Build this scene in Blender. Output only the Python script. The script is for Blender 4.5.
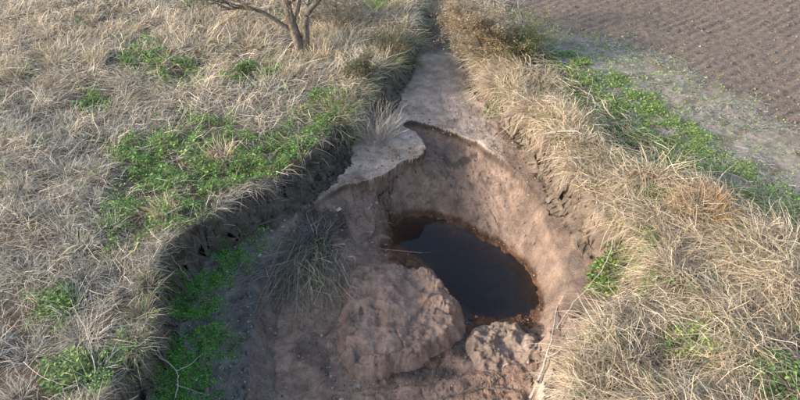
import bpy, math, random
import numpy as np
from mathutils import Vector

rng = np.random.default_rng(7)
random.seed(7)
R = math.radians
for o in list(bpy.data.objects):
    bpy.data.objects.remove(o)
scene = bpy.context.scene

# ------------------------------------------------------------------ camera
CAM_H, PITCH, FPX = 8.0, R(38.0), 571.0          # FPX: focal length for an 800 px wide picture
cam_d = bpy.data.cameras.new('camera')
cam_d.sensor_width = 36.0
cam_d.lens = 36.0 * FPX / 800.0
cam_d.clip_start, cam_d.clip_end = 0.1, 2000
cam = bpy.data.objects.new('camera', cam_d)
scene.collection.objects.link(cam)
cam.location = (0, 0, CAM_H)
cam.rotation_euler = (R(90) - PITCH, 0, 0)
scene.camera = cam

# ------------------------------------------------------------------ sky, sun, exposure
SUN_EL, SUN_AZ = R(18.0), R(-104.0)               # azimuth clockwise from +Y: sun stands to the left
world = bpy.data.worlds.new('World')
scene.world = world
world.use_nodes = True
wn = world.node_tree
bgn = wn.nodes['Background']
skyt = wn.nodes.new('ShaderNodeTexSky')
skyt.sky_type = 'NISHITA'
skyt.sun_disc = False
skyt.sun_elevation = SUN_EL
skyt.sun_rotation = SUN_AZ
skyt.dust_density = 2.0
wn.links.new(skyt.outputs[0], bgn.inputs[0])
bgn.inputs[1].default_value = 0.15
sun_d = bpy.data.lights.new('sun', 'SUN')
sun_d.energy = 2.15
sun_d.angle = R(5.0)
sun_d.color = (1.0, 0.91, 0.80)
sun = bpy.data.objects.new('sun', sun_d)
scene.collection.objects.link(sun)
to_sun = Vector((math.sin(SUN_AZ) * math.cos(SUN_EL), math.cos(SUN_AZ) * math.cos(SUN_EL), math.sin(SUN_EL)))
sun.rotation_euler = (-to_sun).to_track_quat('-Z', 'Y').to_euler()
sun.location = (-20, 8, 20)
scene.view_settings.view_transform = 'Standard'
scene.view_settings.look = 'None'
scene.view_settings.gamma = 1.0
scene.view_settings.use_curve_mapping = False
scene.view_settings.exposure = 1.63

# ------------------------------------------------------------------ helpers
def P(u, v, z=0.0):
    """a place on the level z, named by where the survey photograph shows it"""
    dx, dy = (u - 400.0) / FPX, (200.0 - v) / FPX
    d = (dx, math.cos(PITCH) + dy * math.sin(PITCH), -math.sin(PITCH) + dy * math.cos(PITCH))
    t = (z - CAM_H) / d[2]
    return np.array([d[0] * t, d[1] * t, z])

def _hash(ix, iy, seed):
    h = (ix.astype(np.int64) * 374761393 + iy.astype(np.int64) * 668265263 + seed * 1442695041) & 0xffffffff
    h = ((h ^ (h >> 13)) * 1274126177) & 0xffffffff
    return (h ^ (h >> 16)) & 0xffffffff

def noise(x, y, seed=0):
    x = np.asarray(x, float); y = np.asarray(y, float)
    ix = np.floor(x); iy = np.floor(y)
    fx = x - ix; fy = y - iy
    ux = fx * fx * fx * (fx * (fx * 6 - 15) + 10); uy = fy * fy * fy * (fy * (fy * 6 - 15) + 10)
    def g(ox, oy):
        a = _hash(ix + ox, iy + oy, seed) * (2 * math.pi / 4294967296.0)
        return np.cos(a) * (fx - ox) + np.sin(a) * (fy - oy)
    n0 = g(0, 0) * (1 - ux) + g(1, 0) * ux
    n1 = g(0, 1) * (1 - ux) + g(1, 1) * ux
    return (n0 * (1 - uy) + n1 * uy) * 1.5

def fbm(x, y, octv=4, seed=0, gain=0.5):
    s, a = 0.0, 1.0
    for i in range(octv):
        s = s + a * noise(x, y, seed + i * 17)
        x, y, a = x * 2.03 + 3.1, y * 2.03 - 1.7, a * gain
    return s

def cells(x, y, seed=0):
    """angular clods: value of the nearest scattered point, and how far inside its cell"""
    ix = np.floor(x); iy = np.floor(y)
    b1 = np.full(np.shape(x), 9.); b2 = np.full(np.shape(x), 9.); val = np.zeros(np.shape(x))
    for ox in (-1, 0, 1):
        for oy in (-1, 0, 1):
            h1 = _hash(ix + ox, iy + oy, seed); h2 = _hash(ix + ox, iy + oy, seed + 7)
            d = np.hypot(ix + ox + h1 / 4294967296.0 - x, iy + oy + h2 / 4294967296.0 - y)
            n_ = d < b1
            b2 = np.where(n_, b1, np.minimum(b2, d)); b1 = np.where(n_, d, b1)
            val = np.where(n_, ((h1 >> 8) % 1000) / 1000.0, val)
    return val, b2 - b1

def sstep(a, b, x):
    t = np.clip((x - a) / (b - a), 0, 1)
    return t * t * (3 - 2 * t)

def catmull(pts, n=5, closed=True):
    p = np.asarray(pts, float); m = len(p); out = []
    rg = m if closed else m - 1
    for i in range(rg):
        if closed:
            p0, p1, p2, p3 = p[i - 1], p[i], p[(i + 1) % m], p[(i + 2) % m]
        else:
            p0, p1, p2, p3 = p[max(i - 1, 0)], p[i], p[i + 1], p[min(i + 2, m - 1)]
        for k in range(n):
            t = k / n
            out.append(0.5 * (2 * p1 + (p2 - p0) * t + (2 * p0 - 5 * p1 + 4 * p2 - p3) * t * t + (3 * p1 - p0 - 3 * p2 + p3) * t ** 3))
    if not closed:
        out.append(p[-1])
    return np.array(out)

def poly_query(poly, x, y, want_z=True):
    """distance to a closed contour, height of the nearest contour point, inside flag"""
    n = len(poly)
    best = np.full(x.shape, 1e18); bz = np.zeros(x.shape); ins = np.zeros(x.shape, bool)
    for i in range(n):
        a = poly[i]; b = poly[(i + 1) % n]
        ex, ey = b[0] - a[0], b[1] - a[1]
        L2 = ex * ex + ey * ey + 1e-12
        t = np.clip(((x - a[0]) * ex + (y - a[1]) * ey) / L2, 0, 1)
        d2 = (x - a[0] - t * ex) ** 2 + (y - a[1] - t * ey) ** 2
        m = d2 < best
        best = np.where(m, d2, best)
        if want_z:
            bz = np.where(m, a[2] + t * (b[2] - a[2]), bz)
        if a[1] != b[1]:
            c = ((a[1] > y) != (b[1] > y))
            ins ^= c & (x < a[0] + (y - a[1]) / (b[1] - a[1]) * ex)
    return np.sqrt(best), bz, ins

def in_zone(pix, x, y, soft=0.6, warp=0.5, seed=3, z=0.0):
    """soft membership 0..1 of a patch of land outlined on the level z"""
    poly = np.array([P(u, v, z) for u, v in pix])
    wx = x + warp * fbm(x * 0.9, y * 0.9, 3, seed); wy = y + warp * fbm(x * 0.9, y * 0.9, 3, seed + 50)
    d, _, i = poly_query(poly, wx, wy, False)
    sd = np.where(i, d, -d)
    return sstep(-soft, soft, sd)

# ------------------------------------------------------------------ mesh from arrays
def link(o, parent=None):
    scene.collection.objects.link(o)
    if parent is not None:
        o.parent = parent
    return o

def mesh_arrays(name, verts, faces_list, mat=None, col=None, smooth=False):
    """faces_list: list of (n, k) integer arrays"""
    me = bpy.data.meshes.new(name)
    verts = np.asarray(verts, np.float32)
    me.vertices.add(len(verts)); me.vertices.foreach_set('co', verts.ravel())
    loops = np.concatenate([f.ravel() for f in faces_list]).astype(np.int32)
    sizes = np.concatenate([np.full(len(f), f.shape[1], np.int32) for f in faces_list])
    starts = np.concatenate([[0], np.cumsum(sizes)[:-1]]).astype(np.int32)
    me.loops.add(len(loops)); me.loops.foreach_set('vertex_index', loops)
    me.polygons.add(len(sizes)); me.polygons.foreach_set('loop_start', starts)
    me.polygons.foreach_set('use_smooth', np.full(len(sizes), smooth, bool))
    me.update(calc_edges=True)
    if col is not None:
        for nm, c in (col.items() if isinstance(col, dict) else [('col', col)]):
            at = me.attributes.new(nm, 'FLOAT_COLOR', 'POINT')
            cc = np.ones((len(verts), 4), np.float32); cc[:, :c.shape[1]] = c
            at.data.foreach_set('color', cc.ravel())
    if mat is not None:
        me.materials.append(mat)
    return me

def add(name, me, label=None, cat=None, group=None, kind=None, parent=None):
    o = link(bpy.data.objects.new(name, me), parent)
    if label: o['label'] = label
    if cat: o['category'] = cat
    if group: o['group'] = group
    if kind: o['kind'] = kind
    return o

def thing(name, label, cat, loc, group=None):
    o = link(bpy.data.objects.new(name, None))
    o.empty_display_size = 0.1
    o.location = [float(c) for c in loc]
    o['label'] = label; o['category'] = cat
    if group: o['group'] = group
    return o

# ------------------------------------------------------------------ materials
def nodes_of(name):
    m = bpy.data.materials.new(name); m.use_nodes = True
    nt = m.node_tree
    b = nt.nodes['Principled BSDF']
    return m, nt, b

def leaf_material(name, rough=0.6, trans=0.3, spec=0.3):
    m, nt, b = nodes_of(name)
    at = nt.nodes.new('ShaderNodeAttribute'); at.attribute_name = 'col'
    b.inputs['Roughness'].default_value = rough
    b.inputs['Specular IOR Level'].default_value = spec
    nt.links.new(at.outputs['Color'], b.inputs['Base Color'])
    tr = nt.nodes.new('ShaderNodeBsdfTranslucent')
    nt.links.new(at.outputs['Color'], tr.inputs['Color'])
    mx = nt.nodes.new('ShaderNodeMixShader'); mx.inputs[0].default_value = trans
    nt.links.new(b.outputs[0], mx.inputs[1]); nt.links.new(tr.outputs[0], mx.inputs[2])
    nt.links.new(mx.outputs[0], nt.nodes['Material Output'].inputs[0])
    return m

def soil_material(name, bump=0.4, scale=1.0, crack=0.0):
    """earth: colour of the soil layer from the mesh, grain and small clods from noise"""
    m, nt, b = nodes_of(name)
    N, L = nt.nodes, nt.links
    at = N.new('ShaderNodeAttribute'); at.attribute_name = 'col'
    geo = N.new('ShaderNodeNewGeometry')
    n1 = N.new('ShaderNodeTexNoise'); n1.inputs['Scale'].default_value = 5.0 * scale; n1.inputs['Detail'].default_value = 9; n1.inputs['Roughness'].default_value = 0.68
    n2 = N.new('ShaderNodeTexNoise'); n2.inputs['Scale'].default_value = 38.0 * scale; n2.inputs['Detail'].default_value = 6; n2.inputs['Roughness'].default_value = 0.75
    vo = N.new('ShaderNodeTexVoronoi'); vo.inputs['Scale'].default_value = 26.0 * scale
    for n in (n1, n2, vo):
        L.new(geo.outputs['Position'], n.inputs['Vector'])
    r1 = N.new('ShaderNodeMapRange'); r1.inputs[1].default_value = 0.3; r1.inputs[2].default_value = 0.7; r1.inputs[3].default_value = 0.68; r1.inputs[4].default_value = 1.32
    L.new(n1.outputs[0], r1.inputs[0])
    r2 = N.new('ShaderNodeMapRange'); r2.inputs[1].default_value = 0.3; r2.inputs[2].default_value = 0.7; r2.inputs[3].default_value = 0.72; r2.inputs[4].default_value = 1.28
    L.new(n2.outputs[0], r2.inputs[0])
    mu = N.new('ShaderNodeMath'); mu.operation = 'MULTIPLY'
    L.new(r1.outputs[0], mu.inputs[0]); L.new(r2.outputs[0], mu.inputs[1])
    mix = N.new('ShaderNodeMix'); mix.data_type = 'RGBA'; mix.blend_type = 'MULTIPLY'; mix.inputs[0].default_value = 1.0
    L.new(at.outputs['Color'], mix.inputs[6]); L.new(mu.outputs[0], mix.inputs[7])
    L.new(mix.outputs[2], b.inputs['Base Color'])
    b.inputs['Roughness'].default_value = 0.92
    b.inputs['Specular IOR Level'].default_value = 0.15
    ad = N.new('ShaderNodeMath'); ad.operation = 'MULTIPLY_ADD'; ad.inputs[1].default_value = 0.5
    L.new(n2.outputs[0], ad.inputs[0]); L.new(n1.outputs[0], ad.inputs[2])
    a2 = N.new('ShaderNodeMath'); a2.operation = 'MULTIPLY_ADD'; a2.inputs[1].default_value = -0.35
    L.new(vo.outputs['Distance'], a2.inputs[0]); L.new(ad.outputs[0], a2.inputs[2])
    v2 = N.new('ShaderNodeTexVoronoi'); v2.feature = 'DISTANCE_TO_EDGE'; v2.inputs['Scale'].default_value = 9.0 * scale
    wv_ = N.new('ShaderNodeVectorMath'); wv_.operation = 'MULTIPLY_ADD'; wv_.inputs[1].default_value = (.25, .25, .25)
    L.new(n1.outputs['Color'], wv_.inputs[0]); L.new(geo.outputs['Position'], wv_.inputs[2]); L.new(wv_.outputs[0], v2.inputs['Vector'])
    r3 = N.new('ShaderNodeMapRange'); r3.inputs[1].default_value = 0.0; r3.inputs[2].default_value = 0.09; r3.inputs[3].default_value = -0.22; r3.inputs[4].default_value = 0.0
    L.new(v2.outputs['Distance'], r3.inputs[0])
    a3 = N.new('ShaderNodeMath'); a3.operation = 'ADD'
    L.new(a2.outputs[0], a3.inputs[0]); L.new(r3.outputs[0], a3.inputs[1])
    bp = N.new('ShaderNodeBump'); bp.inputs['Strength'].default_value = bump; bp.inputs['Distance'].default_value = 0.10
    L.new(a3.outputs[0], bp.inputs['Height']); L.new(bp.outputs[0], b.inputs['Normal'])
    return m

def bark_material(name, c1, c2, scale=14):
    m, nt, b = nodes_of(name)
    N, L = nt.nodes, nt.links
    geo = N.new('ShaderNodeNewGeometry')
    n1 = N.new('ShaderNodeTexNoise'); n1.inputs['Scale'].default_value = scale; n1.inputs['Detail'].default_value = 6
    L.new(geo.outputs['Position'], n1.inputs['Vector'])
    cr = N.new('ShaderNodeValToRGB')
    cr.color_ramp.elements[0].position = 0.35; cr.color_ramp.elements[0].color = (*c1, 1)
    cr.color_ramp.elements[1].position = 0.65; cr.color_ramp.elements[1].color = (*c2, 1)
    L.new(n1.outputs[0], cr.inputs[0]); L.new(cr.outputs[0], b.inputs['Base Color'])
    b.inputs['Roughness'].default_value = 0.9
    bp = N.new('ShaderNodeBump'); bp.inputs['Strength'].default_value = 0.5; bp.inputs['Distance'].default_value = 0.02
    L.new(n1.outputs[0], bp.inputs['Height']); L.new(bp.outputs[0], b.inputs['Normal'])
    return m

M_SOIL = soil_material('gully_earth', 0.55)
M_GROUND = soil_material('thatch_ground', 0.5, 1.3)
M_FIELD = soil_material('ploughed_earth', 0.6, 1.0)
M_BLOCK = soil_material('fallen_earth', 0.4, 1.1)
M_STRAW = leaf_material('dry_straw', 0.65, 0.25, 0.25)
M_LEAF = leaf_material('green_leaf', 0.5, 0.35, 0.35)
M_BARK = bark_material('thorn_bark', (0.075, 0.06, 0.048), (0.20, 0.165, 0.13))
M_DEAD = bark_material('bleached_wood', (0.22, 0.19, 0.165), (0.42, 0.38, 0.33), 22)
M_TWIG = bark_material('brown_twig', (0.16, 0.11, 0.07), (0.34, 0.24, 0.15), 18)

# ------------------------------------------------------------------ the lie of the land
DEEP = .74                                        # depth of the gully levels below, as a share of the heights noted with them
def contour(pix, near, far):
    pix = [(u, v, h * DEEP if h < 0 else h) for u, v, h in pix]
    near = [(p[0], p[1], p[2] * DEEP) for p in near]
    pts = [near[0]] + [P(*p) for p in pix] + [near[1]]
    return catmull(np.array(pts), 5)

FAR = 46.0
C0 = contour([(85, 440, 0), (128, 395, 0), (146, 335, 0), (150, 285, 0), (172, 245, 0), (212, 214, 0), (258, 187, 0), (305, 163, -.1),
              (330, 142, -.15), (346, 114, -.15), (366, 90, -.1), (390, 65, -.1), (404, 42, -.1), (413, 15, -.1), (420, -25, -.1), (428, -90, -.1),
              (446, -90, -.1), (452, -25, -.1), (456, 10, -.1), (464, 36, -.1), (476, 62, -.1), (494, 86, -.1), (514, 108, -.1), (535, 130, -.1),
              (551, 151, 0), (570, 176, 0), (590, 200, 0), (618, 222, .1), (646, 246, .1), (640, 282, .1), (608, 311, .1), (580, 340, .1), (570, 384, .1), (578, 440, .1)],
             [(-5.6, -6, 0), (4.2, -6, 0)], None)
C1 = contour([(120, 440, -1.3), (160, 398, -1.3), (176, 344, -1.25), (182, 299, -1.25), (204, 266, -1.2), (240, 243, -1.15), (281, 221, -1.1), (322, 194, -1.0),
              (346, 168, -.9), (356, 142, -.85), (388, 116, -.85), (406, 92, -.8), (415, 66, -.8), (420, 38, -.65), (424, 12, -.4), (426, -25, -.3), (431, -85, -.3),
              (440, -85, -.3), (442, -25, -.3), (444, 12, -.4), (451, 38, -.65), (460, 66, -.8), (474, 96, -.85), (496, 120, -.9), (517, 146, -.95),
              (536, 176, -1.05), (554, 212, -1.25), (577, 247, -1.35), (602, 264, -1.25), (614, 279, -1.15), (594, 299, -1.2), (569, 324, -1.3), (556, 350, -1.45), (550, 386, -1.5), (555, 440, -1.6)],
             [(-4.6, -6, -1.3), (3.2, -6, -1.6)], None)
C2 = contour([(228, 440, -1.9), (246, 395, -1.85), (252, 345, -1.75), (258, 295, -1.6), (268, 258, -1.4), (284, 234, -1.3), (310, 208, -1.15), (340, 186, -1.05),
              (365, 181, -1.0), (386, 174, -1.0), (400, 162, -.98), (419, 157, -.96), (425, 147, -.95), (418, 134, -.95), (404, 125, -.93), (413, 120, -.93),
              (440, 128, -.95), (470, 139, -.97), (495, 154, -1.02), (518, 174, -1.1), (535, 201, -1.3), (548, 231, -1.5), (562, 262, -1.65),
              (567, 286, -1.7), (558, 309, -1.75), (549, 335, -1.8), (543, 380, -1.9), (546, 440, -1.95)],
             [(-3.2, -6, -1.9), (2.6, -6, -1.95)], None)
C3 = contour([(270, 440, -2.65), (276, 395, -2.62), (276, 350, -2.55), (282, 310, -2.45), (298, 282, -2.35), (316, 262, -2.25), (340, 250, -2.35), (362, 243, -2.6),
              (378, 236, -2.8), (392, 218, -2.88), (412, 211, -2.9), (436, 214, -2.92), (468, 226, -2.92), (502, 244, -2.92), (528, 264, -2.92), (541, 288, -2.92),
              (544, 312, -2.88), (538, 345, -2.75), (533, 385, -2.65), (535, 440, -2.65)],
             [(-2.4, -6, -2.65), (2.2, -6, -2.65)], None)
WATER_Z = -3.0 * DEEP
C4 = contour([(452, 300, -3), (440, 284, -3), (424, 262, -3), (404, 250, -3), (392, 240, -3), (396, 226, -3), (412, 217, -3), (434, 219, -3), (466, 231, -3), (498, 248, -3),
              (523, 267, -3), (536, 289, -3), (537, 308, -3), (522, 314, -3), (500, 318, -3)], [P(474, 322, WATER_Z) / np.array([1, 1, DEEP]), P(462, 314, WATER_Z) / np.array([1, 1, DEEP])], None)
BENCH = np.array([P(u, v, -1.85) for u, v in [(262, 430), (300, 394), (345, 387), (420, 380), (470, 371), (510, 362), (545, 352), (556, 400), (556, 470), (262, 470)]])

def axis(segs):
    out = [segs[0][0]]
    for a, b, s in segs:
        n = max(1, int(round((b - a) / s)))
        out += list(a + (b - a) * (np.arange(1, n + 1) / n))
    return np.array(out)
gx = axis([(-420, -120, 60), (-120, -40, 10), (-40, -20, 2), (-20, -8.5, .16), (-8.5, -5.4, .08), (-5.4, -2.2, .038), (-2.2, 3.1, .022), (3.1, 4.6, .038), (4.6, 8, .07), (8, 21, .07), (21, 40, 1.6), (40, 120, 10), (120, 420, 60)])
gy = axis([(-200, -40, 40), (-40, -6, 4), (-6, 3.6, .5), (3.6, 10.6, .04), (10.6, 14.0, .022), (14.0, 15.6, .038), (15.6, 20, .07), (20, 26, .07), (26, 40, .5), (40, 120, 10), (120, 520, 80)])
GX, GY = np.meshgrid(gx, gy)
NX, NY = len(gx), len(gy)

FIELD = [(500, -60), (497, 4), (530, 22), (560, 34), (610, 41), (660, 54), (715, 82), (760, 108), (800, 134), (1000, 280), (1500, 320), (1500, -150), (520, -150)]
MARGIN = [(500, 10), (540, 50), (580, 80), (620, 108), (680, 150), (740, 190), (800, 228), (900, 300), (1500, 320), (1500, -150), (500, -150)]

def terrain(x, y):
    shp = x.shape
    x = x.ravel(); y = y.ravel()
    und = 0.12 * fbm(x * 0.22, y * 0.22, 3, 11) + 0.05 * fbm(x * 1.1, y * 1.1, 3, 12)
    fade = sstep(60, 30, np.hypot(x, y - 12))
    z = und * fade
    zone = np.zeros((x.size, 4))          # level reached, t, field, margin
    fz = in_zone(FIELD, x, y, .9, .6, 21); mz = in_zone(MARGIN, x, y, .6, .3, 22)
    zone[:, 2] = fz; zone[:, 3] = mz
    z = z * (1 - .6 * mz)
    # furrows of the ploughed land
    ang = R(-52)
    s = x * math.cos(ang) + y * math.sin(ang)
    s2 = s + .16 * noise(x * .35, y * .35, 31) + .05 * noise(x * 2, y * 2, 32)
    near = (np.abs(x) < 22) & (y < 27) & (y > 0)
    z = z + near * fz * (np.clip(.75 + .7 * noise(x * .5, y * .5, 35), .15, 1.2) * .020 * np.sin(s2 * 2 * math.pi / .38) + .02 * fbm(x * 3.2, y * 3.2, 4, 33, .65))
    z = z + near * mz * (1 - fz) * .02 * fbm(x * 6, y * 6, 3, 34)
    # raised lip of the right bank under the tussocks
    bx = P(640, 200, 0); 
    rb = in_zone([(520, 110), (560, 120), (620, 165), (700, 195), (800, 245), (900, 330), (840, 480), (600, 460), (575, 360), (640, 290), (660, 230), (570, 170)], x, y, .7, .3, 23)
    z = z + rb * (.2 + .22 * fbm(x * .75, y * .75, 2, 24))
    box = (x > -8.5) & (x < 6.5) & (y < FAR + 4) & (y > -8)
    i = np.where(box)[0]
    X, Y = x[i], y[i]
    warp = .10
    wx = X + warp * fbm(X * 1.3, Y * 1.3, 3, 41) + .035 * fbm(X * 7, Y * 7, 3, 43)
    wy = Y + warp * fbm(X * 1.3, Y * 1.3, 3, 42) + .035 * fbm(X * 7, Y * 7, 3, 44)
    sx_ = X + .045 * fbm(X * 1.6, Y * 1.6, 3, 45) + .02 * fbm(X * 7, Y * 7, 3, 43)
    sy_ = Y + .045 * fbm(X * 1.6, Y * 1.6, 3, 46) + .02 * fbm(X * 7, Y * 7, 3, 44)
    q = [poly_query(c, wx, wy) for c in (C0, C1)] + [poly_query(c, sx_, sy_) for c in (C2, C3, C4)]
    lev = np.zeros(X.shape, int)
    for k in range(5):
        lev = np.where(q[k][2], k + 1, lev)
    Z = z[i].copy(); T = np.zeros(X.shape)
    top = Z.copy()
    prof = {1: lambda t: 1 - (1 - t) ** 1.7, 2: lambda t: t, 3: lambda t: np.where(t < .05, t * 3.6, .18 + .82 * ((t - .05) / .95) ** 1.0), 4: lambda t: t}
    for k in (1, 2, 3, 4):
        m = lev == k
        do, di = q[k - 1][0][m], q[k][0][m]
        t = do / (do + di + 1e-6)
        zo = top[m] if k == 1 else q[k - 1][1][m]
        Z[m] = zo + (q[k][1][m] - zo) * prof[k](t)
        T[m] = t
    m = lev == 5
    Z[m] = WATER_Z - .03 - .55 * (1 - np.exp(-q[4][0][m] / .55)); T[m] = q[4][0][m]
    m = lev >= 4
    # relief of the bare earth
    rough = np.select([lev == 1, lev == 2, lev == 3, lev == 4, lev == 5], [1.0, .16, .36, .36, .25], 0.)
    rough = rough + (lev == 2) * .6 * sstep(-1.7, -2.4, X) * sstep(12, 11, Y)
    f1 = fbm(X * 2.6, Y * 2.6, 5, 51, .55)
    ridg = 1 - np.abs(fbm(X * 3.5, Y * 3.5, 4, 52)) * 2
    Z += rough * (.10 * f1 + .05 * (ridg - .4) + .03 * fbm(X * 14, Y * 14, 3, 53)) * sstep(0, .12, T + (lev != 1))
    k1, e1 = cells(X * 4.2 + .5 * f1, Y * 4.2 + .4 * Z, 61); k2, e2 = cells(X * 9.5, Y * 9.5 + .8 * Z, 62)
    chunk = sstep(-.25, .35, fbm(X * 1.2, Y * 1.2, 3, 63)) * np.select([lev == 1, lev == 2, lev == 3, lev == 4], [.4, .25 + .75 * sstep(-1.7, -2.4, X), .4, .6], 0.)
    Z += chunk * (.075 * (k1 - .5) - .05 * sstep(.14, .0, e1) + .03 * (k2 - .5) - .02 * sstep(.2, .0, e2)) * sstep(0, .12, T + (lev == 2))
    # scour steps down the channel, low bench of red earth in front
    ch = (lev == 2) & (Y > 13)
    Z += ch * (.05 * np.sin(Y * 2.4 + 1.2 * noise(X * 1.2, Y * 1.2, 54)) + .012 * (Y - 14).clip(0, 10))
    bd, _, bi = poly_query(BENCH, wx, wy, False)
    Z += ((lev == 4) | (lev == 3) & (T > .6)) * .16 * sstep(-.10, .14, np.where(bi, bd, -bd))
    z[i] = Z
    zone[i, 0] = lev; zone[i, 1] = T
    # crumbling of steep faces: pieces stand out and fall back sideways
    st_ = np.select([lev == 1, lev == 2, lev == 3, lev == 4], [1., .12, .5, .3], 0.) * sstep(0, .15, T + (lev == 2) * .1 + (lev == 4) * .2)
    a_, b2 = X * 1.9 + Z * 2.3, Y * 1.9 - Z * 2.9
    ox = np.zeros(x.size); oy = np.zeros(x.size)
    ox[i] = st_ * (.11 * fbm(a_, b2, 2, 55) + .075 * fbm(a_ * 3.1, b2 * 3.1, 4, 56, .6))
    oy[i] = st_ * (.11 * fbm(a_, b2, 2, 57) + .075 * fbm(a_ * 3.1, b2 * 3.1, 4, 58, .6))
    sd2 = np.full(x.size, -9.); sd2[i] = np.where(q[2][2], q[2][0], -q[2][0])
    lz = np.zeros(x.size); lz[i] = q[2][1]
    return z.reshape(shp), zone.reshape(shp + (4,)), ox.reshape(shp), oy.reshape(shp), sd2.reshape(shp), lz.reshape(shp)

GZ, ZONE, OX, OY, SD2, LZ = terrain(GX, GY)
gyy, gxx = np.gradient(SD2, gy, gx)
g2 = np.hypot(gxx, gyy) + 1e-6
snap = (np.abs(SD2) < .015) & (g2 > .5) & (GX > -3.5) & (GX < 3) & (GY > 8) & (GY < 17)
OX = np.where(snap, -SD2 * gxx / g2 ** 2, OX); OY = np.where(snap, -SD2 * gyy / g2 ** 2, OY)
und_ = np.sin(np.clip(SD2 / .26, 0, 1) * math.pi) * (SD2 > .015) * (GX > -2.6) * (GX < 2.2) * (GY > 10.8) * (GY < 17) * np.clip(.75 + .6 * noise(GX * 1.4, GY * 1.4, 60), .2, 1.2)
OX = OX - .15 * und_ * gxx / g2; OY = OY - .15 * und_ * gyy / g2
GZ = np.where(snap, LZ - .01 + .02 * fbm(GX * 5, GY * 5, 2, 59), GZ)

def zat(x, y):
    x = np.asarray(x, float); y = np.asarray(y, float)
    i = np.clip(np.searchsorted(gx, x) - 1, 0, NX - 2); j = np.clip(np.searchsorted(gy, y) - 1, 0, NY - 2)
    fx = (x - gx[i]) / (gx[i + 1] - gx[i]); fy = (y - gy[j]) / (gy[j + 1] - gy[j])
    return (GZ[j, i] * (1 - fx) * (1 - fy) + GZ[j, i + 1] * fx * (1 - fy) + GZ[j + 1, i] * (1 - fx) * fy + GZ[j + 1, i + 1] * fx * fy)

def zone_at(x, y, k):
    i = np.clip(np.searchsorted(gx, x) - 1, 0, NX - 2); j = np.clip(np.searchsorted(gy, y) - 1, 0, NY - 2)
    return ZONE[j, i, k]

def on_ground(u, v, z0=0.0):
    """the ground point seen at (u, v): walk along the line of sight to the relief"""
    a = P(u, v, 1.0); c = np.array([0, 0, CAM_H])
    d = (a - c); best = None
    ts = np.linspace(.8, 2.2, 900)
    pts = c + ts[:, None] * d
    h = pts[:, 2] - zat(pts[:, 0], pts[:, 1])
    k = np.argmax(h < 0)
    p = pts[k] if h[k] < 0 else pts[-1]
    return np.array([p[0], p[1], float(zat(p[0], p[1]))])

# colour of the soil layers, and painted shade under the lip
LV, TT = ZONE[..., 0], ZONE[..., 1]
def mixc(c, new, w):
    return c * (1 - w[..., None]) + np.array(new) * w[..., None]
colr = np.zeros(GX.shape + (3,)) + np.array([.105, .080, .058])
patch = fbm(GX * .8, GY * .8, 3, 61)
colr = mixc(colr, (.15, .115, .08), sstep(-.2, .5, patch) * .7)
colr = mixc(colr, (.30, .255, .21), ZONE[..., 3] * (1 - ZONE[..., 2]))
colr = mixc(colr, (.20, .16, .125), ZONE[..., 3] * (1 - ZONE[..., 2]) * sstep(-.1, .5, fbm(GX * 1.6, GY * 1.6, 4, 63, .65)))
colr = mixc(colr, (.188, .147, .116), ZONE[..., 2])
w1 = fbm(GX * 1.7, GY * 1.7, 4, 62)
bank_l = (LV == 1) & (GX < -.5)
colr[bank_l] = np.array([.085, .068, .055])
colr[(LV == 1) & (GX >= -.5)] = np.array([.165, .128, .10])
terr = LV == 2
colr[terr] = np.array([.40, .31, .245])
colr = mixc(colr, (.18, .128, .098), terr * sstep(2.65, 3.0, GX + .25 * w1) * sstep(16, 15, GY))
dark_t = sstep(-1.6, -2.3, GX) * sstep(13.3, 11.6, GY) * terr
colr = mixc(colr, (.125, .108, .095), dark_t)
colr = mixc(colr, (.25, .185, .145), terr * sstep(9.6, 10.4, GY) * sstep(13.4, 13.0, GY) * sstep(-.85, -1.25, GX + .2 * w1) * sstep(.1, .5, TT + .2 * w1))
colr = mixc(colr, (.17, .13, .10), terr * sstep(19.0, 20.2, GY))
bowl = LV == 3
colr[bowl] = np.array([.235, .167, .128])
colr = mixc(colr, (.10, .072, .056), bowl * sstep(.05, .03, TT) * sstep(11, 12, GY))  # shade of the undercut, painted as a dark band below the lip
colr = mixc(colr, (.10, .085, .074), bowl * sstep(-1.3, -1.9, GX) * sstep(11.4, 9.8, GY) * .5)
floor_ = LV == 4
colr[floor_] = np.array([.30, .195, .14])
colr[LV == 5] = np.array([.26, .125, .06])
wet = sstep(WATER_Z + .16, WATER_Z + .05, GZ) * (LV >= 3) * (LV < 5)
colr = mixc(colr, (.085, .042, .022), wet * .9)
gul = LV >= 1
colr = np.where(gul[..., None], colr * (1 + .30 * w1[..., None]), colr)
# dark streaks and charcoal-grey patches with outlines of their own
for (u, v, z_, ru, rv, c, s) in [(460, 158, -1.5, .55, .16, (.10, .075, .062), .8), (330, 228, -1.9, .6, .45, (.06, .05, .045), .8), (400, 368, -2.7, 1.5, .22, (.095, .078, .068), .85),
                                 (470, 345, -2.8, .5, .5, (.10, .082, .07), .8), (315, 350, -2.6, .5, .5, (.11, .08, .065), .6), (575, 265, -1.5, .25, .5, (.12, .1, .085), .6)]:
    c0 = P(u, v, z_ * DEEP)
    dd = np.hypot((GX - c0[0]) / ru, (GY - c0[1]) / rv) + .5 * w1
    colr = mixc(colr, c, sstep(1.1, .6, dd) * s * (LV >= 2))
colr = np.clip(colr, .01, .8)

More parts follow.
